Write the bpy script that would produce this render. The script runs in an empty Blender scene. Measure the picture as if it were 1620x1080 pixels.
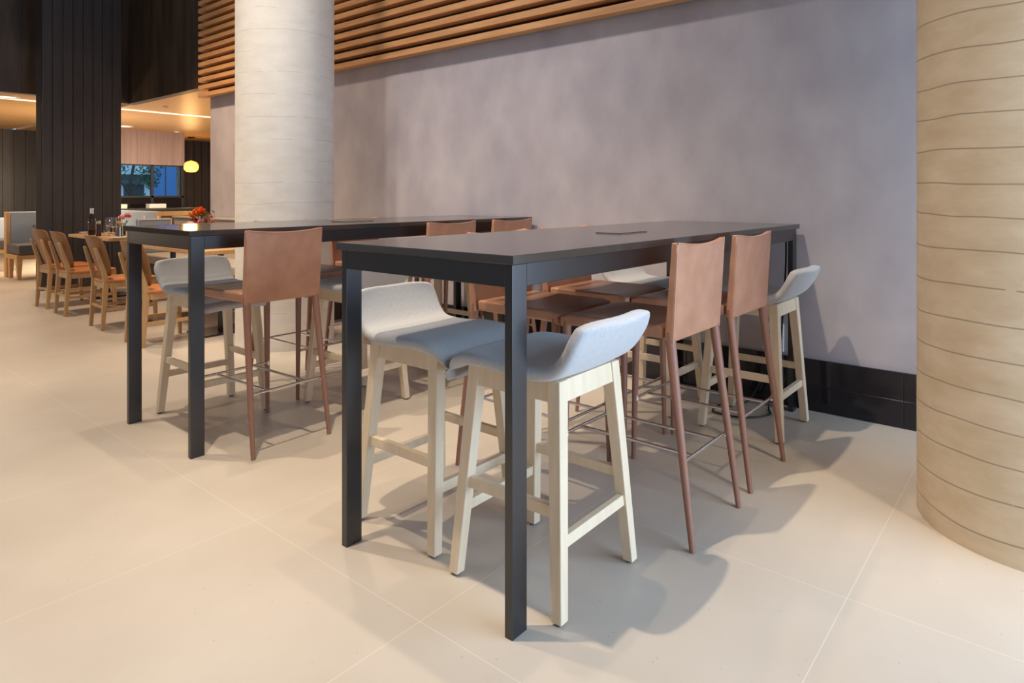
import bpy, bmesh, math, random
from mathutils import Vector, Matrix
R = math.radians
random.seed(7)
COL = bpy.context.scene.collection
sc = bpy.context.scene

# ------------------------------------------------------------------ camera
cd = bpy.data.cameras.new('camera'); cam = bpy.data.objects.new('camera', cd); COL.objects.link(cam)
cd.sensor_width = 36; cd.lens = 1039.2 / 1620 * 36; cd.shift_y = -231.25 / 1620; cd.clip_end = 200; cd.clip_start = .05
cam.location = (0, 0, 1.213); cam.rotation_euler = (R(90), 0, R(-50.24))
sc.camera = cam
sc.view_settings.view_transform = 'Standard'; sc.view_settings.look = 'None'
sc.view_settings.gamma = 1; sc.view_settings.use_curve_mapping = False
sc.view_settings.exposure = 0.0

# ------------------------------------------------------------------ light
w = bpy.data.worlds.new('world'); sc.world = w; w.use_nodes = True
w.node_tree.nodes['Background'].inputs[0].default_value = (.80, .88, 1.08, 1)
w.node_tree.nodes['Background'].inputs[1].default_value = .32

def area(name, loc, target, size, power, col, size_y=None, spread=None):
    l = bpy.data.lights.new(name, 'AREA'); l.energy = power; l.color = col; l.size = size
    if size_y: l.shape = 'RECTANGLE'; l.size_y = size_y
    if spread: l.spread = R(spread)
    o = bpy.data.objects.new(name, l); COL.objects.link(o); o.location = loc
    o.rotation_euler = (Vector(target) - Vector(loc)).to_track_quat('-Z', 'Y').to_euler()
    return o
def spot(name, loc, target, power, col, angle=60, blend=.6, rad=.12):
    l = bpy.data.lights.new(name, 'SPOT'); l.energy = power; l.color = col; l.spot_size = R(angle); l.spot_blend = blend
    l.shadow_soft_size = rad
    o = bpy.data.objects.new(name, l); COL.objects.link(o); o.location = loc
    o.rotation_euler = (Vector(target) - Vector(loc)).to_track_quat('-Z', 'Y').to_euler()
    return o
WARM = (1.0, .84, .66)
# track spotlights high over the aisle
spot('track_spot_light', (.6, 2.1, 6), (2.0, 1.35, 0), 820, WARM, 56, .8, .05)
spot('track_spot_light', (.6, 4.25, 6), (2.2, 3.4, 0), 620, WARM, 56, .7, .05)
spot('track_spot_light', (2.35, 1.6, 6), (1.4, 1.6, 0), 200, WARM, 55, .9, .06)
spot('track_spot_light', (2.35, 3.6, 6), (1.6, 3.4, 0), 200, WARM, 75, .8, .06)
spot('track_spot_light', (.4, 7.0, 6), (1.2, 6.6, 0), 260, (1, .80, .56), 70)
spot('track_spot_light', (-1.0, 3.0, 6), (-.2, 3.4, 0), 90, (1, .80, .56), 80, .9)
spot('track_spot_light', (1.5, -1.5, 5.5), (3.0, .0, 1.0), 400, (1, .82, .58), 26, .8)
spot('track_spot_light', (.7, 3.9, 5.8), (3.0, 4.9, 2.0), 330, (1, .88, .76), 38, .8, .12)  # extra spot, added to brighten the pale column
# wall washers in the same row
spot('wall_wash_light', (.7, 2.4, 6), (3.95, 2.8, 2.2), 360, (1, .90, .88), 48, 1, .2)
spot('wall_wash_light', (.7, 4.2, 6), (3.95, 4.2, 2.0), 320, (1, .89, .84), 58, .9, .2)
spot('wall_wash_light', (.9, 7.0, 6), (3.95, 6.0, 1.7), 430, (1, .82, .62), 58, .9, .2)
spot('wall_wash_light', (1.4, 8.9, 5.5), (3.95, 7.9, 1.3), 210, (1, .60, .30), 34, .9, .1)  # outside the row: warm wash added to brown the far wall end
spot('dining_wall_light', (3.5, 16.7, 2.55), (3.3, 17.2, .9), 30, (1, .80, .6), 70, .6, .03)
# daylight from the glazed front to the right of the camera
area('window_daylight', (3.3, -2.2, 1.45), (3.2, 1.2, 1.3), 4.8, 340, (.52, .72, 1.0), 2.8)
# open sky over the street outside the dining window
area('street_daylight', (7, 19, 6.5), (7.5, 25, 1), 6, 900, (.75, .88, 1.0))
# dining room lamps, then unseen fill for the ceiling
area('dining_ceiling_light', (3.0, 12.5, 2.55), (3.0, 12.5, 0), 2.5, 80, (1, .80, .58), 2.5)
area('dining_ceiling_light', (6.6, 12.6, 2.55), (6.6, 12.6, 0), 2.5, 70, (1, .80, .60), 2.5)
spot('dining_spot_light', (1.8, 7.6, 5), (2.6, 7.6, .4), 450, (1, .74, .50), 80)
def point(loc, power, col, r=.12):
    l = bpy.data.lights.new('ceiling_fill_light', 'POINT'); l.energy = power; l.color = col; l.shadow_soft_size = r
    o = bpy.data.objects.new('ceiling_fill_light', l); COL.objects.link(o); o.location = loc
point((6.3, 9.6, 1.3), 130, (1, .80, .58)); point((4.0, 13.0, 1.2), 130, (1, .80, .58)); point((-.5, 13.6, 1.0), 120, (1, .80, .58))  # unseen points added to light the timber ceiling in place of bounce

# ------------------------------------------------------------------ materials
def mat(name, col, rough=.5, metal=0, noise=None, nscale=8, bump=0, bscale=60, spec=.5, coat=0, emit=None, estr=0, trans=0, stretch=None, ior=None, sheen=0):
    m = bpy.data.materials.new(name); m.use_nodes = True
    nt = m.node_tree; b = nt.nodes['Principled BSDF']
    b.inputs['Base Color'].default_value = (*col, 1); b.inputs['Roughness'].default_value = rough
    b.inputs['Metallic'].default_value = metal; b.inputs['Specular IOR Level'].default_value = spec
    b.inputs['Coat Weight'].default_value = coat; b.inputs['Transmission Weight'].default_value = trans
    if sheen: b.inputs['Sheen Weight'].default_value = sheen
    if ior: b.inputs['IOR'].default_value = ior
    if emit: b.inputs['Emission Color'].default_value = (*emit, 1); b.inputs['Emission Strength'].default_value = estr
    tc = nt.nodes.new('ShaderNodeTexCoord')
    vec = tc.outputs['Object']
    if stretch:
        mp = nt.nodes.new('ShaderNodeMapping'); mp.inputs['Scale'].default_value = stretch
        nt.links.new(vec, mp.inputs[0]); vec = mp.outputs[0]
    if noise:
        n = nt.nodes.new('ShaderNodeTexNoise'); n.inputs['Scale'].default_value = nscale; n.inputs['Detail'].default_value = 6
        nt.links.new(vec, n.inputs['Vector'])
        r = nt.nodes.new('ShaderNodeValToRGB'); r.color_ramp.elements[0].position = .3; r.color_ramp.elements[1].position = .7
        r.color_ramp.elements[0].color = (*noise, 1); r.color_ramp.elements[1].color = (*col, 1)
        nt.links.new(n.outputs[0], r.inputs[0]); nt.links.new(r.outputs[0], b.inputs['Base Color'])
    if bump:
        n2 = nt.nodes.new('ShaderNodeTexNoise'); n2.inputs['Scale'].default_value = bscale; n2.inputs['Detail'].default_value = 4
        nt.links.new(vec, n2.inputs['Vector'])
        bp = nt.nodes.new('ShaderNodeBump'); bp.inputs['Strength'].default_value = bump; bp.inputs['Distance'].default_value = .002
        nt.links.new(n2.outputs[0], bp.inputs['Height']); nt.links.new(bp.outputs[0], b.inputs['Normal'])
    return m

def floor_mat():
    m = bpy.data.materials.new('stone_tile_floor'); m.use_nodes = True; nt = m.node_tree; N = nt.nodes; L = nt.links
    b = N['Principled BSDF']; b.inputs['Roughness'].default_value = .38; b.inputs['Specular IOR Level'].default_value = .4
    tc = N.new('ShaderNodeTexCoord'); sep = N.new('ShaderNodeSeparateXYZ'); L.new(tc.outputs['Object'], sep.inputs[0])
    def M(op, a, bb=None):
        n = N.new('ShaderNodeMath'); n.operation = op
        for i, v in enumerate((a, bb)):
            if v is None: continue
            if isinstance(v, (int, float)): n.inputs[i].default_value = v
            else: L.new(v, n.inputs[i])
        return n.outputs[0]
    def line(o, off, per):
        t = M('DIVIDE', M('SUBTRACT', o, off), per)
        fr = M('SUBTRACT', t, M('FLOOR', t))
        d = M('MULTIPLY', M('MINIMUM', fr, M('SUBTRACT', 1.0, fr)), per)
        return M('LESS_THAN', d, .0014)
    g = M('MAXIMUM', line(sep.outputs[0], 1.27, .895), line(sep.outputs[1], .49, .908))
    n1 = N.new('ShaderNodeTexNoise'); n1.inputs['Scale'].default_value = 1.3; n1.inputs['Detail'].default_value = 5
    L.new(tc.outputs['Object'], n1.inputs['Vector'])
    r1 = N.new('ShaderNodeValToRGB'); r1.color_ramp.elements[0].color = (.50, .43, .345, 1); r1.color_ramp.elements[1].color = (.57, .50, .41, 1)
    r1.color_ramp.elements[0].position = .35; r1.color_ramp.elements[1].position = .65
    L.new(n1.outputs[0], r1.inputs[0])
    v = N.new('ShaderNodeTexVoronoi'); v.inputs['Scale'].default_value = 26; L.new(tc.outputs['Object'], v.inputs['Vector'])
    sp = M('LESS_THAN', v.outputs['Distance'], .085)
    n3 = N.new('ShaderNodeTexNoise'); n3.inputs['Scale'].default_value = 9; L.new(tc.outputs['Object'], n3.inputs['Vector'])
    sp = M('MULTIPLY', sp, M('GREATER_THAN', n3.outputs[0], .53))
    mx = N.new('ShaderNodeMixRGB'); L.new(M('MULTIPLY', sp, .55), mx.inputs[0]); L.new(r1.outputs[0], mx.inputs[1]); mx.inputs[2].default_value = (.36, .29, .2, 1)
    mx2 = N.new('ShaderNodeMixRGB'); L.new(M('MULTIPLY', g, .3), mx2.inputs[0]); L.new(mx.outputs[0], mx2.inputs[1]); mx2.inputs[2].default_value = (.9, .82, .7, 1)
    L.new(mx2.outputs[0], b.inputs['Base Color'])
    return m

def concrete_mat(name, c1, c2, ring):
    """cast column: faint board rings and fine vertical mottling"""
    m = bpy.data.materials.new(name); m.use_nodes = True; nt = m.node_tree; N = nt.nodes; L = nt.links
    b = N['Principled BSDF']; b.inputs['Roughness'].default_value = .75
    tc = N.new('ShaderNodeTexCoord')
    mp = N.new('ShaderNodeMapping'); mp.inputs['Scale'].default_value = (2.4, 2.4, 6); L.new(tc.outputs['Object'], mp.inputs[0])
    n = N.new('ShaderNodeTexNoise'); n.inputs['Scale'].default_value = 2.2; n.inputs['Detail'].default_value = 9; n.inputs['Roughness'].default_value = .62; L.new(mp.outputs[0], n.inputs['Vector'])
    r = N.new('ShaderNodeValToRGB'); r.color_ramp.elements[0].position = .3; r.color_ramp.elements[1].position = .7
    r.color_ramp.elements[0].color = (*c1, 1); r.color_ramp.elements[1].color = (*c2, 1); L.new(n.outputs[0], r.inputs[0])
    # rings
    sep = N.new('ShaderNodeSeparateXYZ'); L.new(tc.outputs['Object'], sep.inputs[0])
    nn = N.new('ShaderNodeTexNoise'); nn.inputs['Scale'].default_value = 1.3; L.new(tc.outputs['Object'], nn.inputs['Vector'])
    def M(op, a, bb=None):
        k = N.new('ShaderNodeMath'); k.operation = op
        for i, v in enumerate((a, bb)):
            if v is None: continue
            if isinstance(v, (int, float)): k.inputs[i].default_value = v
            else: L.new(v, k.inputs[i])
        return k.outputs[0]
    z = M('ADD', sep.outputs[2], M('MULTIPLY', nn.outputs[0], .09))
    t = M('DIVIDE', z, ring); fr = M('SUBTRACT', t, M('FLOOR', t)); d = M('MULTIPLY', M('MINIMUM', fr, M('SUBTRACT', 1.0, fr)), ring)
    ln = M('LESS_THAN', d, .0024 if ring < .15 else .0018)
    n4 = N.new('ShaderNodeTexNoise'); n4.inputs['Scale'].default_value = 3.1; L.new(tc.outputs['Object'], n4.inputs['Vector'])
    ln = M('MULTIPLY', ln, M('GREATER_THAN', n4.outputs[0], .34 if ring < .15 else .5))
    mx = N.new('ShaderNodeMixRGB'); L.new(M('MULTIPLY', ln, .7 if ring < .15 else .35), mx.inputs[0]); L.new(r.outputs[0], mx.inputs[1]); mx.inputs[2].default_value = (.2, .16, .11, 1)
    L.new(mx.outputs[0], b.inputs['Base Color'])
    bp = N.new('ShaderNodeBump'); bp.inputs['Strength'].default_value = .35; bp.inputs['Distance'].default_value = .004
    L.new(n.outputs[0], bp.inputs['Height']); L.new(bp.outputs[0], b.inputs['Normal'])
    return m

M_floor = floor_mat()
M_wall = mat('mauve_plaster', (.54, .485, .475), .62, noise=(.43, .38, .39), nscale=4.5, bump=.25, bscale=22, stretch=(1, 1, .7))
M_warmwall = mat('taupe_panel', (.36, .29, .21), .7)
M_tile = mat('black_tile', (.012, .010, .014), .12)
M_grout = mat('grout', (.16, .15, .16), .8)
M_colA = concrete_mat('pale_concrete', (.68, .62, .525), (.77, .72, .63), .17)
M_colB = concrete_mat('board_marked_concrete', (.53, .41, .265), (.65, .535, .385), .118)
M_slat = mat('cedar_slat', (.68, .36, .15), .5, noise=(.50, .24, .09), nscale=3, stretch=(8, .8, 8), bump=.2)
M_back = mat('dark_backing', (.012, .009, .007), .9)
M_board = mat('charcoal_board', (.048, .041, .040), .42, noise=(.030, .026, .026), nscale=3, stretch=(6, 6, .6))
M_ply = mat('black_plywood', (.10, .068, .042), .4, noise=(.045, .030, .018), nscale=2, stretch=(4, 4, .7))
M_ceil = mat('warm_timber_ceiling', (.62, .38, .17), .35, noise=(.52, .30, .12), nscale=2, stretch=(.5, 8, 1))
M_pink = mat('pinkish_veneer', (.44, .34, .33), .5, noise=(.34, .25, .245), nscale=2.5, stretch=(5, 5, .3))
M_black = mat('black_powder_coat', (.005, .0045, .006), .30, spec=.9)
M_top = mat('black_laminate', (.040, .034, .030), .13, spec=1.0)
M_ash = mat('pale_ash', (.80, .655, .465), .42, noise=(.735, .585, .39), nscale=3, stretch=(14, 14, 1.5))
M_fab = mat('grey_wool', (.52, .515, .505), .95, noise=(.45, .45, .45), nscale=120, bump=.6, bscale=320, sheen=.3)
M_leath = mat('tan_leather', (.53, .26, .15), .40, noise=(.40, .18, .098), nscale=9, bump=.45, bscale=60, sheen=.1)
M_leathleg = mat('tan_leather_leg', (.29, .135, .085), .45, bump=.2, bscale=90)
M_chrome = mat('chrome', (.8, .8, .82), .18, metal=1)
M_plastic = mat('grey_glide', (.12, .12, .13), .5)
M_oak = mat('honey_oak', (.62, .38, .17), .42, noise=(.54, .31, .125), nscale=3, stretch=(9, 9, 1.4))
M_shellwood = mat('bent_oak', (.33, .15, .05), .4, noise=(.27, .115, .035), nscale=3, stretch=(9, 9, 1.4))
M_orange = mat('orange_leather', (.55, .20, .06), .35)
M_blueup = mat('slate_blue_upholstery', (.33, .39, .46), .85, bump=.3, bscale=200)
M_greyup = mat('dark_grey_upholstery', (.10, .095, .10), .85)
M_beige = mat('beige_upholstery', (.50, .43, .34), .85, bump=.2, bscale=150)
M_brown = mat('brown_panel', (.085, .055, .035), .7)
M_glass = mat('clear_glass', (1, 1, 1), .02, trans=1, ior=1.45)
M_winglass = mat('window_glass', (.55, .8, 1), .02, trans=1, ior=1.02)
M_white = mat('white_ceramic', (.8, .79, .76), .3)
M_bottle = mat('dark_bottle_glass', (.018, .010, .008), .12)
M_mill = mat('dark_wood_mill', (.035, .014, .010), .3)
M_silver = mat('brushed_steel', (.6, .58, .55), .3, metal=1)
M_cord = mat('black_rubber', (.01, .01, .01), .5)

# ------------------------------------------------------------------ helpers
def link(name, bm, m, parent=None, smooth=False, bevel=0, seg=2, sub=0, sharp=None):
    bmesh.ops.recalc_face_normals(bm, faces=bm.faces)
    me = bpy.data.meshes.new(name); bm.to_mesh(me); bm.free()
    for x in (m if isinstance(m, (list, tuple)) else [m]): me.materials.append(x)
    if smooth:
        for p in me.polygons: p.use_smooth = True
        me.set_sharp_from_angle(angle=R(sharp if sharp else 45))
    o = bpy.data.objects.new(name, me); COL.objects.link(o)
    if bevel:
        b = o.modifiers.new('bevel', 'BEVEL'); b.width = bevel; b.segments = seg; b.limit_method = 'ANGLE'; b.angle_limit = R(40)
    if sub:
        s = o.modifiers.new('sub', 'SUBSURF'); s.levels = sub; s.render_levels = sub
    if parent: o.parent = parent
    return o
def tag(o, label=None, cat=None, group=None, kind=None):
    if label: o['label'] = label
    if cat: o['category'] = cat
    if group: o['group'] = group
    if kind: o['kind'] = kind
    return o
def thing(name, loc=(0, 0, 0), rz=0, label=None, cat=None, group=None):
    o = bpy.data.objects.new(name, None); COL.objects.link(o); o.location = loc; o.rotation_euler = (0, 0, rz); o.empty_display_size = .1
    return tag(o, label, cat, group)
def kids(o): return [c for c in bpy.data.objects if c.parent == o]
def copy_tree(o, parent=None):
    c = o.copy(); COL.objects.link(c)
    if parent: c.parent = parent
    for ch in kids(o): copy_tree(ch, c)
    return c
def box(bm, x0, x1, y0, y1, z0, z1, mi=0):
    vs = [bm.verts.new((x, y, z)) for z in (z0, z1) for y in (y0, y1) for x in (x0, x1)]
    for f in ((0, 1, 3, 2), (4, 6, 7, 5), (0, 4, 5, 1), (2, 3, 7, 6), (0, 2, 6, 4), (1, 5, 7, 3)):
        q = bm.faces.new([vs[i] for i in f]); q.material_index = mi
def hexa(bm, a, b):   # a, b: lists of 4 points (bottom, top)
    va = [bm.verts.new(p) for p in a]; vb = [bm.verts.new(p) for p in b]; n = len(a)
    bm.faces.new(va[::-1]); bm.faces.new(vb)
    for i in range(n): bm.faces.new([va[i], va[(i + 1) % n], vb[(i + 1) % n], vb[i]])
def sq(c, hx, hy): return [(c[0] - hx, c[1] - hy, c[2]), (c[0] + hx, c[1] - hy, c[2]), (c[0] + hx, c[1] + hy, c[2]), (c[0] - hx, c[1] + hy, c[2])]
def tube(bm, pts, rad, n=12, mi=0, cap=True):
    pts = [Vector(p) for p in pts]; rings = []
    for i, p in enumerate(pts):
        d = (pts[min(i + 1, len(pts) - 1)] - pts[max(i - 1, 0)]).normalized()
        a = d.cross(Vector((0, 0, 1)) if abs(d.z) < .9 else Vector((1, 0, 0))).normalized(); b = d.cross(a)
        r = rad[i] if isinstance(rad, (list, tuple)) else rad
        rings.append([bm.verts.new(p + r * (math.cos(2 * math.pi * k / n) * a + math.sin(2 * math.pi * k / n) * b)) for k in range(n)])
    for i in range(len(rings) - 1):
        for k in range(n):
            f = bm.faces.new([rings[i][k], rings[i][(k + 1) % n], rings[i + 1][(k + 1) % n], rings[i + 1][k]]); f.material_index = mi
    if cap: bm.faces.new(rings[0][::-1]).material_index = mi; bm.faces.new(rings[-1]).material_index = mi
def lathe(bm, prof, n=24, cx=0, cy=0, mi=0):
    rings = []
    for r, z in prof:
        if r < 1e-5: rings.append([bm.verts.new((cx, cy, z))])
        else: rings.append([bm.verts.new((cx + r * math.cos(2 * math.pi * k / n), cy + r * math.sin(2 * math.pi * k / n), z)) for k in range(n)])
    for a, b in zip(rings, rings[1:]):
        for k in range(n):
            k2 = (k + 1) % n
            q = ([a[0]] if len(a) == 1 else [a[k], a[k2]]) + ([b[0]] if len(b) == 1 else [b[k2], b[k]])
            if len(q) >= 3: bm.faces.new(q).material_index = mi
def slab(bm, f, g, nu, nv):
    """closed solid between surface f(u,v) and g(u,v); u,v in 0..1"""
    A = [[bm.verts.new(f(i / nu, j / nv)) for j in range(nv + 1)] for i in range(nu + 1)]
    B = [[bm.verts.new(g(i / nu, j / nv)) for j in range(nv + 1)] for i in range(nu + 1)]
    for i in range(nu):
        for j in range(nv):
            bm.faces.new([A[i][j], A[i + 1][j], A[i + 1][j + 1], A[i][j + 1]])
            bm.faces.new([B[i][j], B[i][j + 1], B[i + 1][j + 1], B[i + 1][j]])
    for i in range(nu):
        bm.faces.new([A[i][0], B[i][0], B[i + 1][0], A[i + 1][0]]); bm.faces.new([A[i][nv], A[i + 1][nv], B[i + 1][nv], B[i][nv]])
    for j in range(nv):
        bm.faces.new([A[0][j], A[0][j + 1], B[0][j + 1], B[0][j]]); bm.faces.new([A[nu][j], B[nu][j], B[nu][j + 1], A[nu][j + 1]])
def BM(): return bmesh.new()
def struct(name, bm, m, **k):
    o = link(name, bm, m, **k); o['kind'] = 'structure'; return o
def bspline(pts, t):
    """smooth interpolation through list of tuples, t 0..1 (Catmull-Rom)"""
    n = len(pts) - 1; x = min(max(t, 0), 1) * n; i = min(int(x), n - 1); u = x - i
    P = [pts[max(i - 1, 0)], pts[i], pts[i + 1], pts[min(i + 2, n)]]
    return tuple(.5 * (2 * P[1][k] + (P[2][k] - P[0][k]) * u + (2 * P[0][k] - 5 * P[1][k] + 4 * P[2][k] - P[3][k]) * u * u + (3 * P[1][k] - P[0][k] - 3 * P[2][k] + P[3][k]) * u ** 3) for k in range(len(pts[0])))

# ------------------------------------------------------------------ room
WX = 3.945
bm = BM(); box(bm, -7, 14, -6, 34, -.1, 0); struct('floor', bm, M_floor)
bm = BM(); box(bm, WX, WX + .22, -1.2, 8.24, 0, 2.62); struct('wall_right', bm, M_wall)
bm = BM(); box(bm, WX + .0, WX + .22, -1.2, 8.24, 2.62, 5.2); struct('wall_right_upper', bm, M_back)
# tiled skirting along the wall: two courses
tl = BM(); gr = BM()
box(gr, WX - .018, WX - .001, -1.2, 8.22, .001, .288)
for row, (z0, z1) in enumerate(((.002, .143), (.146, .290))):
    y = -1.2 + .02
    while y < 8.2:
        y1 = min(y + .597, 8.22); box(tl, WX - .024, WX - .010, y, y1, z0, z1); y = y1 + .003
b_ = struct('baseboard_right', gr, M_grout)
o = link('tile_course', tl, M_tile, b_, bevel=.0012, seg=1)
# slatted timber band above the wall
sl = thing('slat_screen', (WX, 3, 2.44), 0, 'band of horizontal orange timber slats high on the grey wall', 'slatted panel')
bm = BM(); box(bm, -.03, -.002, -4.2, 5.23, .03, 1.75); link('backing', bm, M_back, sl)
for k in range(17):
    bm = BM(); z = .0 + .0965 * k; box(bm, -.115, -.031, -4.2, 5.33, z, z + .052)
    link('slat', bm, M_slat, sl, bevel=.002, seg=1)
# cast concrete columns
def column(x, y, m, name):
    bm = BM(); n = 72
    prof = [(.39, 0), (.39, .9), (.39, 1.8), (.39, 2.7), (.39, 5.2)]
    lathe(bm, [(0, 0)] + prof + [(0, 5.2)], n)
    o = link(name, bm, m, smooth=True); o.location = (x, y, 0); return o
tag(column(2.997, 4.942, M_colA, 'concrete_column'), 'pale round concrete column standing behind the far bar table', 'column')
tag(column(3.068, .045, M_colB, 'concrete_column'), 'large round concrete column with board ring marks at the right', 'column')

# dark boarded pier
def boards(bm, x0, x1, y0, y1, z0, z1, axis, n, gap=.006, depth=.018, face=-1):
    """vertical boards along an axis, standing proud of the given plane"""
    L0, L1 = (x0, x1) if axis == 'x' else (y0, y1); w_ = (L1 - L0) / n
    for k in range(n):
        a, b = L0 + k * w_ + gap / 2, L0 + (k + 1) * w_ - gap / 2
        if axis == 'x': box(bm, a, b, y0, y1, z0, z1)
        else: box(bm, x0, x1, a, b, z0, z1)
pier = thing('boarded_pier', (2.59, 9.91, 0), 0, 'tall black pier clad in vertical charcoal boards', 'pillar')
bm = BM(); box(bm, .0, .92, .02, .24, 0, 5.2); link('core', bm, M_back, pier)
bm = BM(); boards(bm, 0, .92, 0, .019, .0, 5.2, 'x', 8); boards(bm, 0, .92, .241, .26, 0, 5.2, 'x', 8)
link('cladding', bm, M_board, pier, bevel=.002, seg=1)
# bulkheads around the dining room opening
bm = BM()
y = 8.25
for k in range(3): box(bm, WX - .0, WX + .12, y + .895 * k, y + .895 * k + .892, 2.60, 5.2)
struct('wall_bulkhead_side', bm, M_ply)
bm = BM(); x = -7
while x < WX - .001: box(bm, x, min(x + .597, WX - .002), 10.83, 10.95, 2.60, 5.2); x += .6
struct('wall_bulkhead_front', bm, M_ply)
bm = BM(); box(bm, WX + .22, 12, 8.0, 8.24, 0, 2.6); struct('wall_dining_side', bm, M_warmwall)
# dining ceiling (opening edge follows the bulkheads)
bm = BM(); box(bm, -7, WX, 10.955, 17.4, 2.62, 2.72); box(bm, WX + .125, 13, 8.245, 17.4, 2.62, 2.72)
ceil = struct('ceiling', bm, M_ceil)
def ceil_strip(x0, x1, y, name='ceiling_light_strip', label=None):
    bm = BM(); box(bm, x0, x1, y - .025, y + .025, 2.606, 2.62)
    o = link(name, bm, mat('strip_glow', (1, .95, .85), .5, emit=(1, .86, .68), estr=.95)); return tag(o, label, 'ceiling light')
ceil_strip(-5, 3.9, 11.72, label='thin white light strip in the timber ceiling left of the black pier')
ceil_strip(4.15, 11, 11.72, label='thin white light strip in the timber ceiling right of the black pier')
# downlights
M_disc = mat('diffuser_glow', (1, .95, .9), .5, emit=(1, .9, .75), estr=1.1)
def at_ceiling(px, py, z=2.62):
    Y = (z - 1.213) * 1039.2 / (308.75 - py); X = (px - 810) / 1039.2 * Y
    return (X * .6396 + Y * .7687, -X * .7687 + Y * .6396)
for px, py, r, glow, lab in ((262, 168, .055, 0, 'black recessed downlight in the timber ceiling nearest the slats'), (197, 199.3, .17, 1, 'round white ceiling speaker disc beside the black pier'),
                        (279.5, 208, .06, 1, 'small bright downlight above the pinkish panel'), (10, 152.5, .16, 1, 'round white disc in the timber ceiling at the far left')):
    x, y = at_ceiling(px, py)
    t = thing('ceiling_downlight', (x, y, 2.62), 0, lab, 'downlight')
    bm = BM(); lathe(bm, [(r, 0), (r, -.012), (r * .75, -.014), (r * .72, -.004), (r * .72, 0)], 24); link('trim_ring', bm, M_white if glow else M_silver, t, smooth=True)
    bm = BM(); lathe(bm, [(0, -.006), (r * .71, -.006), (r * .71, -.001)], 24); link('lens', bm, M_disc if glow else M_back, t, smooth=True)
# back walls of the dining room
bm = BM(); x = -7
box(bm, -7, 4.6, 17.225, 17.3, 0, 2.62)
while x < 4.6: box(bm, x, min(x + .19, 4.6), 17.2, 17.222, 0, 2.62); x += .2
struct('wall_back_left', bm, M_board)
bm = BM(); x = 7.435
box(bm, 7.435, 13, 17.225, 17.3, 0, 2.62)
while x < 12.9: box(bm, x, x + .175, 17.2, 17.222, 0, 2.62); x += .19
struct('wall_back_right', bm, M_board)
bm = BM(); box(bm, 4.6, 4.7, 15.5, 17.3, 0, 2.62); struct('wall_back_return', bm, M_board)
bm = BM(); hexa(bm, [(6.68, 15.505, 0), (7.36, 17.2, 0), (7.43, 17.2, 0), (6.75, 15.505, 0)], [(6.68, 15.505, 2.62), (7.36, 17.2, 2.62), (7.43, 17.2, 2.62), (6.75, 15.505, 2.62)]); struct('wall_back_angled', bm, M_pink)
# veneered bulkhead over the window, wall below
bm = BM(); x = 4.5
while x < 6.74: box(bm, x, min(x + .248, 6.75), 15.35, 15.5, 1.885, 2.62); x += .25
struct('wall_window_head', bm, M_pink)
bm = BM(); box(bm, 4.5, 6.75, 15.35, 15.5, 0, .9); struct('wall_window_foot', bm, M_board)
M_frame = mat('dark_window_frame', (.03, .035, .04), .4)
bm = BM()
for a, b in ((4.5, 4.55), (6.05, 6.10), (6.70, 6.75)): box(bm, a, b, 15.39, 15.46, .9, 1.885)
for a, b in ((.9, .94), (1.16, 1.20), (1.86, 1.885)): box(bm, 4.5, 6.75, 15.39, 15.46, a, b)
box(bm, 6.36, 6.372, 15.41, 15.44, 1.2, 1.86)
wf = struct('window_1', bm, M_frame)
bm = BM(); box(bm, 4.52, 6.73, 15.42, 15.428, 1.19, 1.87); link('glass_pane', bm, M_winglass, wf)
bm = BM(); box(bm, 4.52, 6.73, 15.415, 15.432, .93, 1.17); link('dark_panel', bm, M_tile, wf)

# outside the window
M_blueb = mat('blue_facade', (.06, .15, .34), .6); M_paleb = mat('pale_facade', (.38, .45, .50), .7); M_grass = mat('garden_green', (.08, .25, .10), .8)
bm = BM(); box(bm, 10.02, 15, 25.5, 28, 0, 6); link_ = link('street_building', bm, M_blueb); tag(link_, 'plain blue building face seen through the right half of the dining window', 'building')
t = thing('street_building', (4, 25, 0), 0, 'pale building with dark doorway seen through the left half of the dining window', 'building')
bm = BM(); box(bm, 0, 6.0, .5, 3, 0, 6); link('wall', bm, M_paleb, t)
bm = BM(); box(bm, 5.1, 5.75, .42, .5, 0, 1.6); link('doorway', bm, M_frame, t)
bm = BM(); box(bm, 0, 5.9, .15, .5, 1.75, 1.95); link('canopy', bm, M_frame, t)
tr = thing('street_tree', (7.2, 19.6, 0), 0, 'leafy tree outside the dining window', 'tree')
bm = BM(); tube(bm, [(0, 0, 0), (.03, 0, .9), (-.02, .02, 1.6), (.1, 0, 2.3)], [.07, .055, .045, .03], 8); tube(bm, [(0, 0, 1.3), (.35, 0, 1.8)], [.03, .015], 6); tube(bm, [(0, 0, 1.2), (-.4, 0, 1.75)], [.03, .015], 6)
link('trunk', bm, mat('tree_bark', (.05, .04, .03), .9), tr, smooth=True)
bm = BM()
for k in range(1100):
    c = random.choice([(.0, 0, 2.1, .5), (.5, 0, 1.9, .35), (-.5, .0, 1.85, .38), (.3, 0, 2.5, .5), (-.3, 0, 2.5, .45), (.55, .1, 1.6, .22), (-.6, 0, 1.5, .2)])
    d = Vector((random.gauss(0, 1), random.gauss(0, 1), random.gauss(0, 1))).normalized() * c[3] * random.random() ** .5
    p = Vector(c[:3]) + d; s = random.uniform(.03, .06); a = Vector((random.gauss(0, 1), random.gauss(0, 1), random.gauss(0, 1))).normalized(); b = a.cross(Vector((.3, .5, .8))).normalized()
    bm.faces.new([bm.verts.new(p + a * s), bm.verts.new(p + b * s * .5), bm.verts.new(p - a * s), bm.verts.new(p - b * s * .5)])
link('foliage', bm, mat('leaf_green', (.06, .14, .07), .7), tr)
bm = BM()
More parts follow.
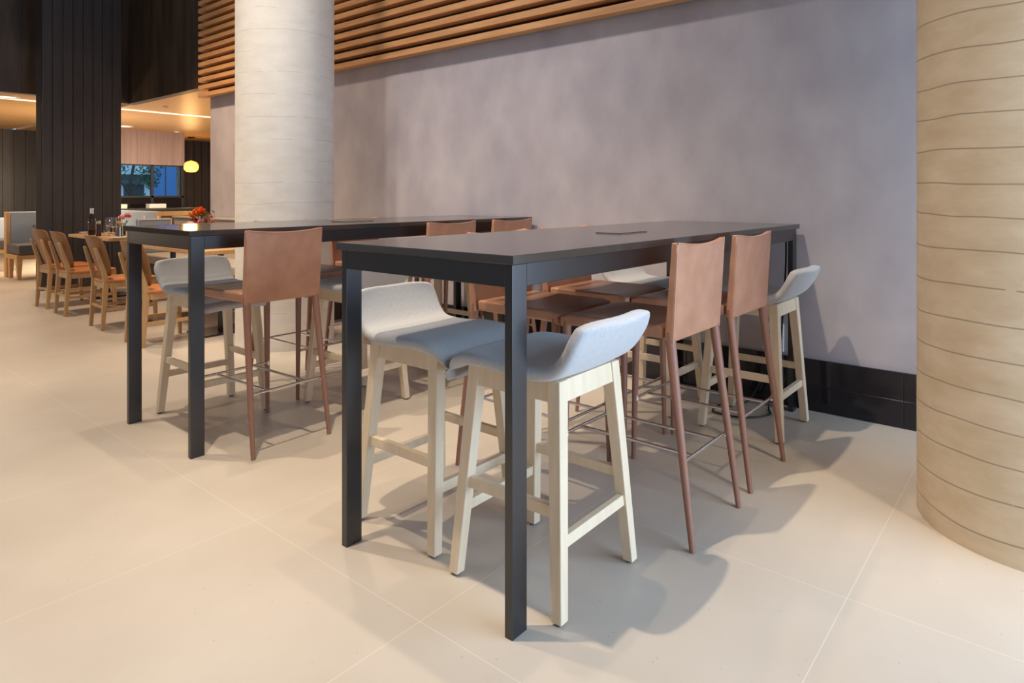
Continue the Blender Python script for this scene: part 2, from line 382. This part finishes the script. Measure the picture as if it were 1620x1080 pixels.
for k in range(700):
    x = random.uniform(-1.6, 2.4); z = random.uniform(0, 1) ** .6 * (1.15 + .12 * math.sin(x * 5)); p = Vector((x, random.uniform(-.2, .2), z))
    a = Vector((random.gauss(0, 1), random.gauss(0, 1), random.gauss(0, 1))).normalized() * .08; b = a.cross(Vector((.3, .5, .8))).normalized() * .04
    bm.faces.new([bm.verts.new(p + a), bm.verts.new(p + b), bm.verts.new(p - a), bm.verts.new(p - b)])
o = link('clipped_hedge', bm, M_grass); o.location = (8.0, 21.2, 0); tag(o, 'low green hedge below the tree outside the dining window', 'hedge')

# pendant lamp
pl = thing('pendant_lamp', (7.237, 16.098, 2.612), 0, 'glowing round amber pendant lamp hanging in the far dining room', 'pendant lamp')
bm = BM(); lathe(bm, [(0, 0), (.08, 0), (.08, -.02), (0, -.022)], 20); link('canopy', bm, M_black, pl, smooth=True)
bm = BM(); tube(bm, [(0, 0, -.02), (0, 0, -.565)], .006, 8); link('cord', bm, M_cord, pl)
bm = BM()
prof = [(.09, -.56)] + [(.175 * math.sin(a), -.703 - .148 * math.cos(math.pi - a) * -1) for a in [R(x) for x in range(30, 152, 10)]] + [(.085, -.845), (0, -.846)]
prof = [(.0, -.558)] + [(( .170) * math.sin(R(a)) ** .8, -.713 + .140 * math.cos(R(a))) for a in range(25, 158, 9)] + [(0, -.846)]
lathe(bm, prof, 28); link('lamp_shade', bm, mat('amber_glow', (1, .5, .12), .5, emit=(1, .42, .09), estr=1.9), pl, smooth=True)
l = bpy.data.lights.new('pendant_bulb', 'POINT'); l.energy = 25; l.color = (1, .6, .25); l.shadow_soft_size = .18
lo = bpy.data.objects.new('pendant_bulb', l); COL.objects.link(lo); lo.location = (7.0, 15.7, 1.72)

# counter in front of the window with white trays
ct = thing('service_counter', (4.5, 14.7, 0), 0, 'dark service counter under the dining room window', 'counter')
bm = BM(); box(bm, 0, 2.3, .06, .6, 0, .90); link('counter_front', bm, M_board, ct)
bm = BM(); box(bm, -.02, 2.32, 0, .62, .90, .935); link('worktop', bm, M_frame, ct, bevel=.004)
for x0, x1, lab in ((5.0, 5.35, 'white tray on the window counter beside the black pier'), (5.78, 6.12, 'white tray on the window counter nearer the pendant lamp')):
    bm = BM(); box(bm, x0, x1, 14.78, 14.98, .936, 1.03); o = link('serving_tray', bm, M_white, bevel=.01); tag(o, lab, 'tray')

# ------------------------------------------------------------------ bar tables
def bar_table(y0, y1, x0, x1, label):
    W = y1 - y0; L = x1 - x0
    t = thing('bar_table', (x0, y0, 0), 0, label, 'bar table')
    bm = BM(); box(bm, 0, L, 0, W, 1.025, 1.05); link('tabletop', bm, M_top, t, bevel=.0012, seg=1)
    e, a, b = .0135, .0275, .064; zt = 1.0235; ap = .96
    for sx in (0, 1):
        for sy in (0, 1):
            X0 = e if not sx else L - e - b; Y0 = e if not sy else W - e - a
            bm = BM(); box(bm, X0, X0 + b, Y0, Y0 + a, 0, zt); link('leg', bm, M_black, t, bevel=.0015)
    for sy in (0, 1):
        Y0 = e + .0005 if not sy else W - e - a
        bm = BM(); box(bm, e + b, L - e - b, Y0, Y0 + a - .0005, ap, zt); link('side_rail', bm, M_black, t, bevel=.001, seg=1)
    for sx in (0, 1):
        X0 = e + .0005 if not sx else L - e - a
        bm = BM(); box(bm, X0, X0 + a, e + a, W - e - a, ap, zt); link('end_rail', bm, M_black, t, bevel=.001, seg=1)
    # power socket hatch let into the top
    h = BM(); box(h, 1.04, 1.27, .28, .40, 1.0505, 1.0545); link('socket_hatch', h, M_top, t, bevel=.001, seg=1)
    h = BM(); box(h, 1.036, 1.274, .276, .404, 1.05, 1.0512); link('hatch_frame', h, M_silver, t)
    return t
bar_table(1.128, 1.924, 1.360, 3.905, 'long black metal bar table nearest the camera')
bar_table(3.050, 3.822, 1.362, 3.905, 'long black metal bar table behind, next to the pale column')

# ------------------------------------------------------------------ upholstered wooden stool (faces +y)
def make_stool():
    s = thing('bar_stool')
    # profile (y forward, z, half width)
    P = [(.232, .628, .185), (.246, .655, .198), (.236, .690, .212), (.180, .718, .222), (.09, .722, .226), (-.01, .713, .226), (-.10, .708, .222), (-.17, .722, .214), (-.216, .768, .216), (-.248, .818, .218), (-.268, .856, .196)]
    def base(u, v):
        y, z, hw = bspline(P, v); q = 2 * u - 1
        z += .012 * q * q * (1 if v > .45 else -1.6) * (abs(v - .45) * 2)
        if v > .62: 
            k = (v - .62) / .38; z -= .028 * k * abs(q) ** 3.5; y += .03 * k * q * q      # the back wraps forward at its sides
        return Vector((hw * q, y, z))
    def nrm(u, v):
        e = .01; a = base(min(u + e, 1), v) - base(max(u - e, 0), v); b = base(u, min(v + e, 1)) - base(u, max(v - e, 0))
        return a.cross(b).normalized() * -1
    def f(u, v): return base(u, v)
    def g(u, v):
        n = nrm(u, v); th = .046 - .004 * abs(2 * u - 1) ** 3
        if n.z < 0 and v < .5: n = -n
        return base(u, v) - n * th
    # make sure the normal points up / forward on the sitting side
    t0 = nrm(.5, .45)
    if t0.z < 0:
        on = nrm
        def g(u, v): return base(u, v) + on(u, v) * (.046 - .004 * abs(2 * u - 1) ** 3)
    bm = BM(); slab(bm, f, g, 10, 22); link('seat_shell', bm, M_fab, s, smooth=True, sub=2, sharp=180)
    zt = .672; tx, ty = .150, .155; fx, fy = .205, .200
    legs = {}
    for sx in (-1, 1):
        for sy in (-1, 1):
            bm = BM(); hexa(bm, sq((sx * fx, sy * fy, .008), .018, .018), sq((sx * tx, sy * ty, zt), .0225, .0225))
            lg = link('leg', bm, M_ash, s, bevel=.003)
            bm = BM(); lathe(bm, [(0, 0), (.012, 0), (.012, .012), (0, .012)], 12, sx * fx, sy * fy); link('foot_glide', bm, M_plastic, lg)
    def lp(sx, sy, z):
        k = (z - .008) / (zt - .008); return Vector((sx * (fx + (tx - fx) * k), sy * (fy + (ty - fy) * k), z))
    def rail(name, a, b, z, h, th):
        bm = BM(); A0, B0 = lp(*a, z - h / 2), lp(*b, z - h / 2); A1, B1 = lp(*a, z + h / 2), lp(*b, z + h / 2)
        d = (B0 - A0).normalized(); n = Vector((-d.y, d.x, 0)) * th / 2; i = .018
        vs = [A0 + d * i, B0 - d * i, B1 - d * i, A1 + d * i]
        hexa(bm, [tuple(p - n) for p in vs], [tuple(p + n) for p in vs]); link(name, bm, M_ash, s, bevel=.002)
    for a, b in (((-1, -1), (1, -1)), ((-1, 1), (1, 1))):
        rail('apron_rail', a, b, .639, .064, .034); rail('stretcher', a, b, .215, .034, .022)
    for a, b in (((-1, -1), (-1, 1)), ((1, -1), (1, 1))):
        rail('apron_rail', a, b, .639, .064, .034); rail('stretcher', a, b, .300, .034, .022)
    return s

# ------------------------------------------------------------------ leather bar chair (faces +y), origin at the middle of its footprint
def make_leather():
    s = thing('leather_bar_chair')
    W = .205
    # rear feet y=-.28, front feet y=+.27 ; seat z .755
    def sf(u, v):
        q = 2 * u - 1; y = -.165 + .44 * v; z = .752 - .008 * (1 - q * q) * math.sin(math.pi * v) - (.012 * max(0, (v - .85) / .15) ** 2)
        return Vector(((W - .002 + .006 * v) * q, y, z))
    def sg(u, v):
        p = sf(u, v); p.z -= .046; p.x *= .985; return p
    bm = BM(); slab(bm, sf, sg, 8, 10); link('seat', bm, M_leath, s, smooth=True, bevel=.010, seg=3, sharp=50)
    def bf(u, v):
        q = 2 * u - 1; z = .700 + .335 * v + .014 * (q * q) * v * v; y = -.172 - .030 * v - .012 * (1 - q * q) * v
        return Vector(((W + .004 * v) * q, y, z))
    def bg(u, v):
        p = bf(u, v); p.y -= .034 - .010 * v; return p
    bm = BM(); slab(bm, bf, bg, 12, 10); bk = link('backrest', bm, M_leath, s, smooth=True, bevel=.006, seg=3, sharp=50)
    bm = BM()
    path = [(0, v / 10) for v in range(11)] + [(k / 12, 1) for k in range(1, 12)] + [(1, 1 - v / 10) for v in range(11)]
    tube(bm, [bg(a_, b2) + Vector((-(2 * a_ - 1) * .004, .002, -.001)) for a_, b2 in path], .0032, 6)
    link('piping', bm, M_leath, bk, smooth=True)
    for q in (-1, 1):
        bm = BM(); tube(bm, [(q * (W - .016), -.188, .735), (q * (W - .016), -.190, .70), (q * (W - .010), -.215, .5), (q * (W - .002), -.248, .25), (q * (W + .004), -.28, .0)], [.018, .018, .016, .0135, .010], 14)
        link('leg', bm, M_leathleg, s, smooth=True)
        bm = BM(); tube(bm, [(q * (W - .016), .250, .742), (q * (W - .016), .252, .70), (q * (W - .012), .256, .4), (q * (W - .004), .262, .0)], [.019, .018, .015, .010], 14)
        link('leg', bm, M_leathleg, s, smooth=True)
    z = .285
    for nm, y in (('rear_footrail', -.232), ('front_footrail', .246)):
        bm = BM(); tube(bm, [(-W + .004, y, z), (W - .004, y, z)], .0065, 10)
        for q in (-1, 1): tube(bm, [(q * (W - .008), y, z - .014), (q * (W - .008), y, z + .008)], .0065, 8)
        link(nm, bm, M_chrome, s, smooth=True)
    for x in (-.105, .105):
        bm = BM(); tube(bm, [(x, -.232, z), (x, .246, z)], .0065, 10); link('foot_rod', bm, M_chrome, s, smooth=True)
    return s

stool0 = make_stool(); chair0 = make_leather()
def put(proto, first, x, y, rz, label, cat, group):
    o = proto if first else copy_tree(proto)
    o.location = (x, y, 0); o.rotation_euler = (0, 0, R(rz)); tag(o, label, cat, group); return o
SG = 'grey upholstered wooden stools at the bar tables'
ST = [(1.715, 1.288, 1, 'grey upholstered ash stool nearest the camera, its low back turned to us'),
      (1.735, 1.812, 180, 'grey ash stool with blue-lit seat behind the front left leg of the nearest bar table'),
      (3.505, 1.245, 0, 'grey upholstered stool at the wall end of the nearest bar table, right side'),
      (3.52, 1.83, 180, 'grey stool across the nearest bar table by the wall, half hidden by leather chairs'),
      (1.765, 3.650, 180, 'grey upholstered stool at the left end of the far bar table'),
      (2.400, 3.190, 0, 'grey stool between leather chairs on the near side of the far bar table'),
      (3.50, 3.645, 180, 'grey stool at the wall end of the far bar table, far side')]
for i, (x, y, a, lab) in enumerate(ST): put(stool0, i == 0, x, y, a, lab, 'bar stool', SG)
LG = 'tan leather bar chairs at the bar tables'
LC = [(2.315, 1.235, 0, 'tan leather bar chair beside the nearest stool, back towards us'),
      (2.888, 1.245, 0, 'tan leather bar chair with its back to us, beside the wall-end stool'),
      (2.325, 1.80, 180, 'tan leather bar chair across the nearest table, glimpsed left of its corner leg'),
      (2.86, 1.80, 180, 'tan leather bar chair across the nearest table, glimpsed right of its corner leg'),
      (1.755, 3.125, 2, 'tan leather bar chair at the near corner of the far bar table'),
      (2.935, 3.145, 0, 'tan leather bar chair showing its top over the nearest table, the left one'),
      (3.53, 3.145, 0, 'tan leather bar chair showing its top over the nearest table, by the wall'),
      (2.385, 3.735, 180, 'tan leather bar chair across the far table behind the corner leather chair'),
      (2.945, 3.735, 180, 'tan leather bar chair across the far table in front of the pale column')]
for i, (x, y, a, lab) in enumerate(LC): put(chair0, i == 0, x, y, a, lab, 'bar chair', LG)

# ------------------------------------------------------------------ dining chairs (face +x; origin under the rear feet line)
def make_dining():
    s = thing('dining_chair')
    def bf(u, v):   # back shell; v 0 bottom..1 top
        q = 2 * u - 1
        hw = .232 * (1 - (1 - v) ** 3.2 * .62) * (1 - .10 * max(0, v - .85) / .15)
        z = .475 + .375 * v; x = .045 - .115 * v + .050 * -(1 - q * q) + .05
        z -= .018 * abs(q) ** 6 * v
        return Vector((x, hw * q, z))
    def bg(u, v): p = bf(u, v); p.x -= .013; return p
    bm = BM(); slab(bm, bf, bg, 14, 12); link('backrest', bm, M_shellwood, s, smooth=True, bevel=.003, sharp=50)
    for q in (-1, 1):
        bm = BM()
        pts = [((.0, q * .165, 0), .015, .014), ((.03, q * .162, .43), .023, .016), ((.012, q * .158, .52), .019, .015), ((-.05, q * .150, .73), .014, .013), ((-.055, q * .150, .745), .009, .009)]
        for (a, ax, ay), (b, bx_, by) in zip(pts, pts[1:]):
            A = sq(a, ax, ay); B = sq(b, bx_, by); hexa(bm, A, B)
        bmesh.ops.remove_doubles(bm, verts=bm.verts, dist=.0001)
        link('leg', bm, M_oak, s, bevel=.004)
        bm = BM(); hexa(bm, sq((.44, q * .185, 0), .014, .014), sq((.425, q * .185, .43), .021, .019)); link('leg', bm, M_oak, s, bevel=.004)
        bm = BM(); box(bm, .03, .43, q * .175 - .010, q * .175 + .010, .17, .20); link('stretcher', bm, M_oak, s, bevel=.002)
        bm = BM(); box(bm, .05, .41, q * .175 - .010, q * .175 + .010, .375, .425); link('seat_rail', bm, M_oak, s, bevel=.002)
    bm = BM(); box(bm, .018, .040, -.15, .15, .375, .425); link('seat_rail', bm, M_oak, s, bevel=.002)
    bm = BM(); box(bm, .415, .435, -.17, .17, .375, .425); link('seat_rail', bm, M_oak, s, bevel=.002)
    bm = BM(); box(bm, .005, .020, -.15, .15, .19, .215); link('stretcher', bm, M_oak, s, bevel=.002)
    def cf(u, v):
        q = 2 * u - 1; k = 2 * v - 1; rr = (1 - abs(q) ** 6 * .08)
        return Vector((.235 + .225 * k * rr, (.21 + .012 * k) * q * (1 - abs(k) ** 6 * .08), .462 - .012 * max(abs(q), abs(k)) ** 4))
    def cg(u, v): p = cf(u, v); p.z = .427; return p
    bm = BM(); slab(bm, cf, cg, 10, 10); link('seat', bm, M_orange, s, smooth=True, bevel=.008, seg=3, sharp=50)
    return s
din0 = make_dining()
for i, (x, y, a, lab) in enumerate(((2.205, 8.43, 2, 'oak dining chair with tan seat, farthest left, beside the blue bench'), (2.195, 7.79, -1, 'oak dining chair with tan seat, second from the left'),
                      (2.185, 6.755, -2, 'oak dining chair with tan seat, third from the left below the wine bottle'), (2.135, 5.76, 0, 'oak dining chair half hidden behind the far bar table leg'))):
    o = put(din0, i == 0, x, y, a, lab, 'dining chair', 'oak dining chairs along the dining tables')

# dining tables
def dining_table(x0, x1, y0, y1, posts, label):
    t = thing('dining_table', (x0, y0, 0), 0, label, 'dining table')
    bm = BM(); box(bm, 0, x1 - x0, 0, y1 - y0, .716, .75); link('tabletop', bm, M_oak, t, bevel=.004)
    for px in posts:
        bm = BM(); tube(bm, [((x1 - x0) / 2, px, .012), ((x1 - x0) / 2, px, .715)], .026, 14); p = link('pedestal', bm, M_black, t, smooth=True)
        bm = BM(); c = (x1 - x0) / 2; box(bm, c - .22, c + .22, px - .18, px + .18, 0, .016); link('base_plate', bm, M_black, p, bevel=.003)
    return t
dining_table(2.65, 3.30, 7.84, 9.12, (.3, .98), 'oak-topped dining table set with bottle, pepper mill and glasses')
dining_table(2.52, 3.17, 5.42, 7.05, (.33, 1.3), 'oak-topped dining table behind the far bar table, under the orange bouquet')
dining_table(3.54, 4.12, 9.75, 10.75, (.5,), 'small dining table before the slate blue booth beyond the pier')

# banquette along the wall
bq = thing('banquette', (3.40, 5.42, 0), 0, 'long beige upholstered banquette along the wall behind the dining tables', 'banquette')
bm = BM(); box(bm, .04, .50, 0, 3.58, 0, .36); link('plinth', bm, M_brown, bq)
for k in range(4):
    bm = BM(); box(bm, 0, .44, .895 * k + .003, .895 * k + .892, .362, .47); link('seat_cushion', bm, M_beige, bq, bevel=.02, seg=3)
bm = BM(); box(bm, .42, .515, 0, 3.58, .36, .915); link('backrest', bm, M_beige, bq, bevel=.015, seg=3)
bm = BM(); box(bm, .40, .52, -.01, 3.59, .917, .94); link('top_ledge', bm, M_beige, bq, bevel=.004)

# booths with wooden frames
def booth(x, y, L, label, H=.965):
    t = thing('booth_bench', (x, y, 0), 0, label, 'bench')
    # faces -y: seat front y=0, back y=.68
    bm = BM(); box(bm, 0, .05, .58, .70, 0, H); link('end_post', bm, M_oak, t, bevel=.012)
    bm = BM(); box(bm, .05, L, .60, .70, .36, H); link('backrest', bm, M_blueup, t, bevel=.018, seg=3)
    bm = BM(); box(bm, .02, L, 0, .62, .355, .50); link('seat_cushion', bm, M_greyup, t, bevel=.02, seg=3)
    bm = BM(); box(bm, .0, L, .02, .60, .29, .352); link('seat_frame', bm, M_oak, t, bevel=.003)
    for xx in (.0, L - .07):
        bm = BM(); hexa(bm, sq((xx + .035, .06, 0), .02, .03), sq((xx + .035, .06, .292), .035, .045)); link('leg', bm, M_oak, t, bevel=.003)
    bm = BM(); hexa(bm, sq((.03, .45, 0), .02, .03), sq((.03, .45, .292), .03, .05)); link('leg', bm, M_oak, t, bevel=.003)
    bm = BM()
    for xx in [.3 + .32 * k for k in range(int((L - .3) / .32))]: lathe(bm, [(0, -.006), (.014, -.002), (.016, .004)], 12)
    bm.free(); bm = BM()
    for xx in [.35 + .34 * k for k in range(int((L - .3) / .34))]:
        for z in (.64, .75):
            bmesh.ops.create_uvsphere(bm, u_segments=10, v_segments=6, radius=.013, matrix=Matrix.Translation((xx, .599, z)))
    link('tufting_button', bm, M_greyup, t, smooth=True)['kind'] = 'stuff'
    return t
booth(2.68, 11.38, 1.0, 'slate blue upholstered bench with oak end post left of the black pier')
booth(1.15, 12.95, 1.98, 'grey bench in the far left corner, behind the slate blue bench', .84)
# booth seen through the opening
t = thing('booth_bench', (4.2, 10.5, 0), 0, 'slate blue booth with open oak end frame below the dining window', 'bench')
bm = BM(); box(bm, 0, .10, 0, 2.2, .30, .965); link('backrest', bm, M_blueup, t, bevel=.012)
bm = BM(); box(bm, -.45, -.002, .1, 2.2, .30, .46); link('seat_cushion', bm, M_blueup, t, bevel=.02)
bm = BM(); box(bm, -.43, .0, .12, 2.18, 0, .298); link('plinth', bm, M_brown, t)
bm = BM(); box(bm, .0, .56, -.05, -.002, .90, .965); box(bm, .50, .56, -.05, -.002, 0, .90); box(bm, 0, .05, -.05, -.002, 0, .9); link('end_frame', bm, M_oak, t, bevel=.004)
bm = BM(); box(bm, .05, .50, -.035, -.015, 0, .90); link('infill_panel', bm, M_brown, t)
# pale blue chair at the end of the banquette (faces +y)
t = thing('upholstered_chair', (3.70, 9.33, 0), R(6), 'pale blue upholstered chair with white piping beyond the banquette', 'chair')
bm = BM(); box(bm, -.22, .22, -.04, .04, .44, .90); b_ = link('backrest', bm, M_blueup, t, bevel=.02, seg=3)
bm = BM(); tube(bm, [(-.215, -.04, .47), (-.215, -.04, .89), (.215, -.04, .89), (.215, -.04, .47)], .008, 8); link('piping', bm, M_white, b_)
bm = BM(); box(bm, -.22, .22, -.04, .34, .36, .44); link('seat', bm, M_blueup, t, bevel=.02, seg=3)
for sx in (-1, 1):
    for yy in (-.01, .31):
        bm = BM(); hexa(bm, sq((sx * .19, yy, 0), .013, .013), sq((sx * .19, yy, .362), .018, .018)); link('leg', bm, M_oak, t)

# ------------------------------------------------------------------ things on the dining tables
TZ = .7505
def onT(px, py, z=TZ):
    Y = (1.213 - z) * 1039.2 / (py - 308.75); X = (px - 810) / 1039.2 * Y
    return (X * .6396 + Y * .7687, -X * .7687 + Y * .6396)
def ray_s(px, s):    # point on the view ray of pixel column px at depth coordinate s
    m = (px - 810) / 1039.2; Y = s / (.6396 * m + .7687); return (s, (-.7687 * m + .6396) * Y)
x, y = ray_s(145.5, 2.74)
b = thing('wine_bottle', (x, y, TZ), 0, 'dark wine bottle with silver top on the dining table', 'bottle')
bm = BM(); lathe(bm, [(0, 0), (.037, 0), (.039, .01), (.039, .185), (.034, .21), (.016, .245), (.015, .30), (0, .30)], 20); link('body', bm, M_bottle, b, smooth=True)
bm = BM(); lathe(bm, [(.0165, .25), (.0165, .312), (.0, .314)], 16); link('cap', bm, M_silver, b, smooth=True)
bm = BM(); lathe(bm, [(.0395, .06), (.0395, .15)], 20); link('label_band', bm, mat('brown_label', (.05, .03, .02), .6), b, smooth=True)
x, y = ray_s(156, 2.73)
b = thing('pepper_mill', (x, y, TZ), 0, 'short dark pepper mill beside the wine bottle', 'pepper mill')
bm = BM(); lathe(bm, [(0, 0), (.029, 0), (.029, .01), (.024, .05), (.026, .13), (.02, .135), (0, .135)], 18); link('body', bm, M_mill, b, smooth=True)
bm = BM(); lathe(bm, [(.018, .135), (.024, .145), (.022, .165), (.01, .174), (0, .175)], 16); link('knob', bm, M_silver, b, smooth=True)
for px, s, h, lab in ((169, 2.80, .125, 'small clear tumbler between the pepper mill and the tall glasses'), (172, 2.95, .20, 'tall clear wine glass left of its twin on the dining table'), (179, 2.92, .205, 'tall clear wine glass next to the orange-capped bottle')):
    x, y = ray_s(px, s); b = thing('drinking_glass', (x, y, TZ), 0, lab, 'glass', 'clear glasses on the dining table')
    if h < .15:
        bm = BM(); lathe(bm, [(0, 0), (.03, 0), (.036, h), (.0345, h), (.028, .006), (0, .006)], 18); link('bowl', bm, M_glass, b, smooth=True)
    else:
        bm = BM(); lathe(bm, [(.0, .08), (.012, .082), (.036, .11), (.038, .14), (.032, h), (.031, h), (.037, .14), (.035, .111), (.0, .086)], 18); link('bowl', bm, M_glass, b, smooth=True)
        bm = BM(); lathe(bm, [(0, 0), (.034, 0), (.033, .003), (.005, .008), (.004, .08), (0, .08)], 18); link('stem', bm, M_glass, b, smooth=True)
x, y = ray_s(188.5, 2.80)
b = thing('water_bottle', (x, y, TZ), 0, 'clear glass bottle with orange cap on the dining table', 'bottle')
bm = BM(); lathe(bm, [(0, 0), (.038, 0), (.04, .01), (.04, .10), (.034, .125), (.016, .145), (.015, .165), (.0135, .165), (.0145, .146), (.031, .124), (.037, .10), (.037, .006), (0, .006)], 18); link('body', bm, M_glass, b, smooth=True)
bm = BM(); lathe(bm, [(.0175, .155), (.0175, .18), (0, .182)], 14); link('cap', bm, mat('orange_cap', (.8, .3, .05), .5), b, smooth=True)
for px, s, lab in ((138, 2.86, 'white side plate behind the wine bottle'), (190, 2.74, 'white side plate at the near end of the set dining table')):
    x, y = ray_s(px, s); bm = BM(); lathe(bm, [(0, 0), (.05, 0), (.085, .010), (.086, .013), (.05, .004), (0, .004)], 24); o = link('side_plate', bm, M_white, smooth=True); o.location = (x, y, TZ); tag(o, lab, 'plate')
M_stem = mat('flower_stem', (.12, .25, .06), .6)
def blossom(bm, c, r, n, mi):
    c = Vector(c)
    for k in range(n):
        th = random.uniform(0, 2 * math.pi); ph = math.acos(random.uniform(-.3, 1)); d = Vector((math.sin(ph) * math.cos(th), math.sin(ph) * math.sin(th), math.cos(ph)))
        a = d.cross(Vector((0, 0, 1)) + d * .01).normalized(); b = d.cross(a)
        p = c + d * r * .25; q = c + d * r
        bm.faces.new([bm.verts.new(p), bm.verts.new((p + q) / 2 + a * r * .35 + b * r * .1), bm.verts.new(q), bm.verts.new((p + q) / 2 - a * r * .35 + b * r * .1)]).material_index = mi
M_pinkf = mat('pink_petal', (.95, .38, .42), .6); M_redf = mat('crimson_petal', (.80, .06, .13), .6); M_orf = mat('orange_petal', (.92, .24, .03), .6); M_palef = mat('pale_pink_petal', (.95, .55, .60), .6)
# pink posy in a dark vase
x, y = ray_s(195.5, 2.95)
v = thing('flower_vase', (x, y, TZ), 0, 'slim dark vase with pink flowers on the set dining table', 'vase of flowers')
bm = BM(); lathe(bm, [(0, 0), (.022, 0), (.022, .10), (.019, .10), (.019, .01), (0, .01)], 14); link('vase', bm, M_bottle, v, smooth=True)
bm = BM()
for d in ((.0, .05, .2), (.03, -.03, .23), (-.02, .07, .19)): tube(bm, [(0, 0, .02), (d[0] * .4, d[1] * .4, .12), d], .002, 5)
for k in range(26): 
    p = Vector((random.uniform(-.05, .05), random.uniform(-.02, .09), random.uniform(.10, .17))); a = Vector((random.gauss(0, 1), random.gauss(0, 1), random.gauss(0, 1))).normalized() * .022; b = a.cross(Vector((.1, .4, .9))).normalized() * .008
    bm.faces.new([bm.verts.new(p + a), bm.verts.new(p + b), bm.verts.new(p - a), bm.verts.new(p - b)])
link('stems', bm, M_stem, v)
for c, r, m in (((.0, .062, .195), .045, M_palef), ((.03, -.035, .215), .048, M_pinkf)):
    bm = BM(); blossom(bm, c, r, 60, 0); link('blossom', bm, m, v)
# mixed bouquet in a rounded pink vase
v = thing('flower_vase', (2.9, 6.30, TZ), 0, 'bouquet of orange, crimson and pink flowers in a rounded pink vase', 'vase of flowers')
bm = BM(); lathe(bm, [(0, 0), (.045, 0), (.08, .05), (.088, .11), (.07, .165), (.05, .185), (.046, .185), (.066, .163), (.083, .11), (.0, .02)], 24); o = link('vase', bm, mat('blush_ceramic', (.55, .36, .30), .5), v, smooth=True)
o.location = (-.02, .05, .03)
bm = BM()
ux, uy = .6396, -.7687      # direction that runs to the right in the view
FL = [(-.03, .285, .055, M_orf), (.03, .295, .055, M_orf), (.00, .32, .04, M_orf), (-.035, .225, .035, M_redf), (-.01, .20, .030, M_redf), (.04, .205, .045, M_palef), (.09, .21, .028, M_redf), (.115, .25, .03, M_pinkf), (.13, .205, .03, M_pinkf), (.075, .245, .03, M_palef), (-.055, .26, .03, M_orf)]
for a, z, r, m in FL: tube(bm, [(0, 0, .12), (a * ux * .6, a * uy * .6, z * .8), (a * ux, a * uy, z)], .0022, 5)
for k in range(110):
    a = random.uniform(-.07, .13); p = Vector((a * ux + random.uniform(-.04, .04), a * uy + random.uniform(-.04, .04), random.uniform(.15, .31))); q = Vector((random.gauss(0, 1), random.gauss(0, 1), random.gauss(.6, 1))).normalized() * .03; b = q.cross(Vector((.1, .4, .9))).normalized() * .007
    bm.faces.new([bm.verts.new(p + q), bm.verts.new(p + b), bm.verts.new(p - q), bm.verts.new(p - b)])
link('stems', bm, M_stem, v)
for a, z, r, m in FL:
    bm = BM(); j = random.uniform(-.02, .02); blossom(bm, (a * ux + j, a * uy + j, z), r, 70, 0); link('blossom', bm, m, v)
# small things on the booth table
for px, s, h, r, lab in ((227.5, 3.85, .17, .02, 'slim white bottle on the small booth table'), (250, 4.02, .17, .018, 'white candle on the small booth table, right of the white bottle')):
    x, y = ray_s(px, s); bm = BM(); lathe(bm, [(0, 0), (r * 1.5, 0), (r * 1.5, .06), (r * .7, .09), (r * .6, h), (0, h)], 14); o = link('table_bottle', bm, M_white, smooth=True); o.location = (x, y, TZ); tag(o, lab, 'bottle')
for px, s, lab in ((214, 3.72, 'small white bowl on the small booth table'), (224, 3.62, 'white saucer on the near edge of the small booth table')):
    x, y = ray_s(px, s); bm = BM(); lathe(bm, [(0, 0), (.04, 0), (.07, .035), (.066, .035), (.038, .006), (0, .006)], 20); o = link('small_bowl', bm, M_white, smooth=True); o.location = (x, y, TZ); tag(o, lab, 'bowl')

# ------------------------------------------------------------------ wall outlet and power cable at the wall end of the tables
for y0, lab in ((1.285, 'near bar table'), (3.25, 'far bar table')):
    t = thing('wall_socket', (WX, y0, .345), 0, 'white double socket plate on the wall under the ' + lab, 'socket')
    bm = BM(); box(bm, -.012, -.0005, -.06, .06, -.04, .12); link('plate', bm, M_white, t, bevel=.003)
    bm = BM()
    for dz in (.0, .08): box(bm, -.014, -.0121, -.02, .02, dz - .018, dz + .018)
    link('socket_insert', bm, M_plastic, t, bevel=.001)
    bm = BM(); X = 3.88
    pts = [bspline([(X, y0 - .09, .95), (X + .01, y0 - .085, .8), (X + .0, y0 - .07, .5), (X - .02, y0 - .05, .2), (X - .08, y0 - .02, .02), (X - .20, y0 - .06, .008), (X - .34, y0 + .04, .008), (X - .34, y0 + .20, .008), (X - .17, y0 + .20, .010), (X - .07, y0 + .10, .02), (X + .01, y0 + .03, .2), (WX - .02, y0 + .01, .36)], k / 90) for k in range(91)]
    tube(bm, pts, .005, 8); tag(link('power_cable', bm, M_cord, smooth=True), 'black power cable looping to the floor at the wall end of the ' + lab, 'cable')
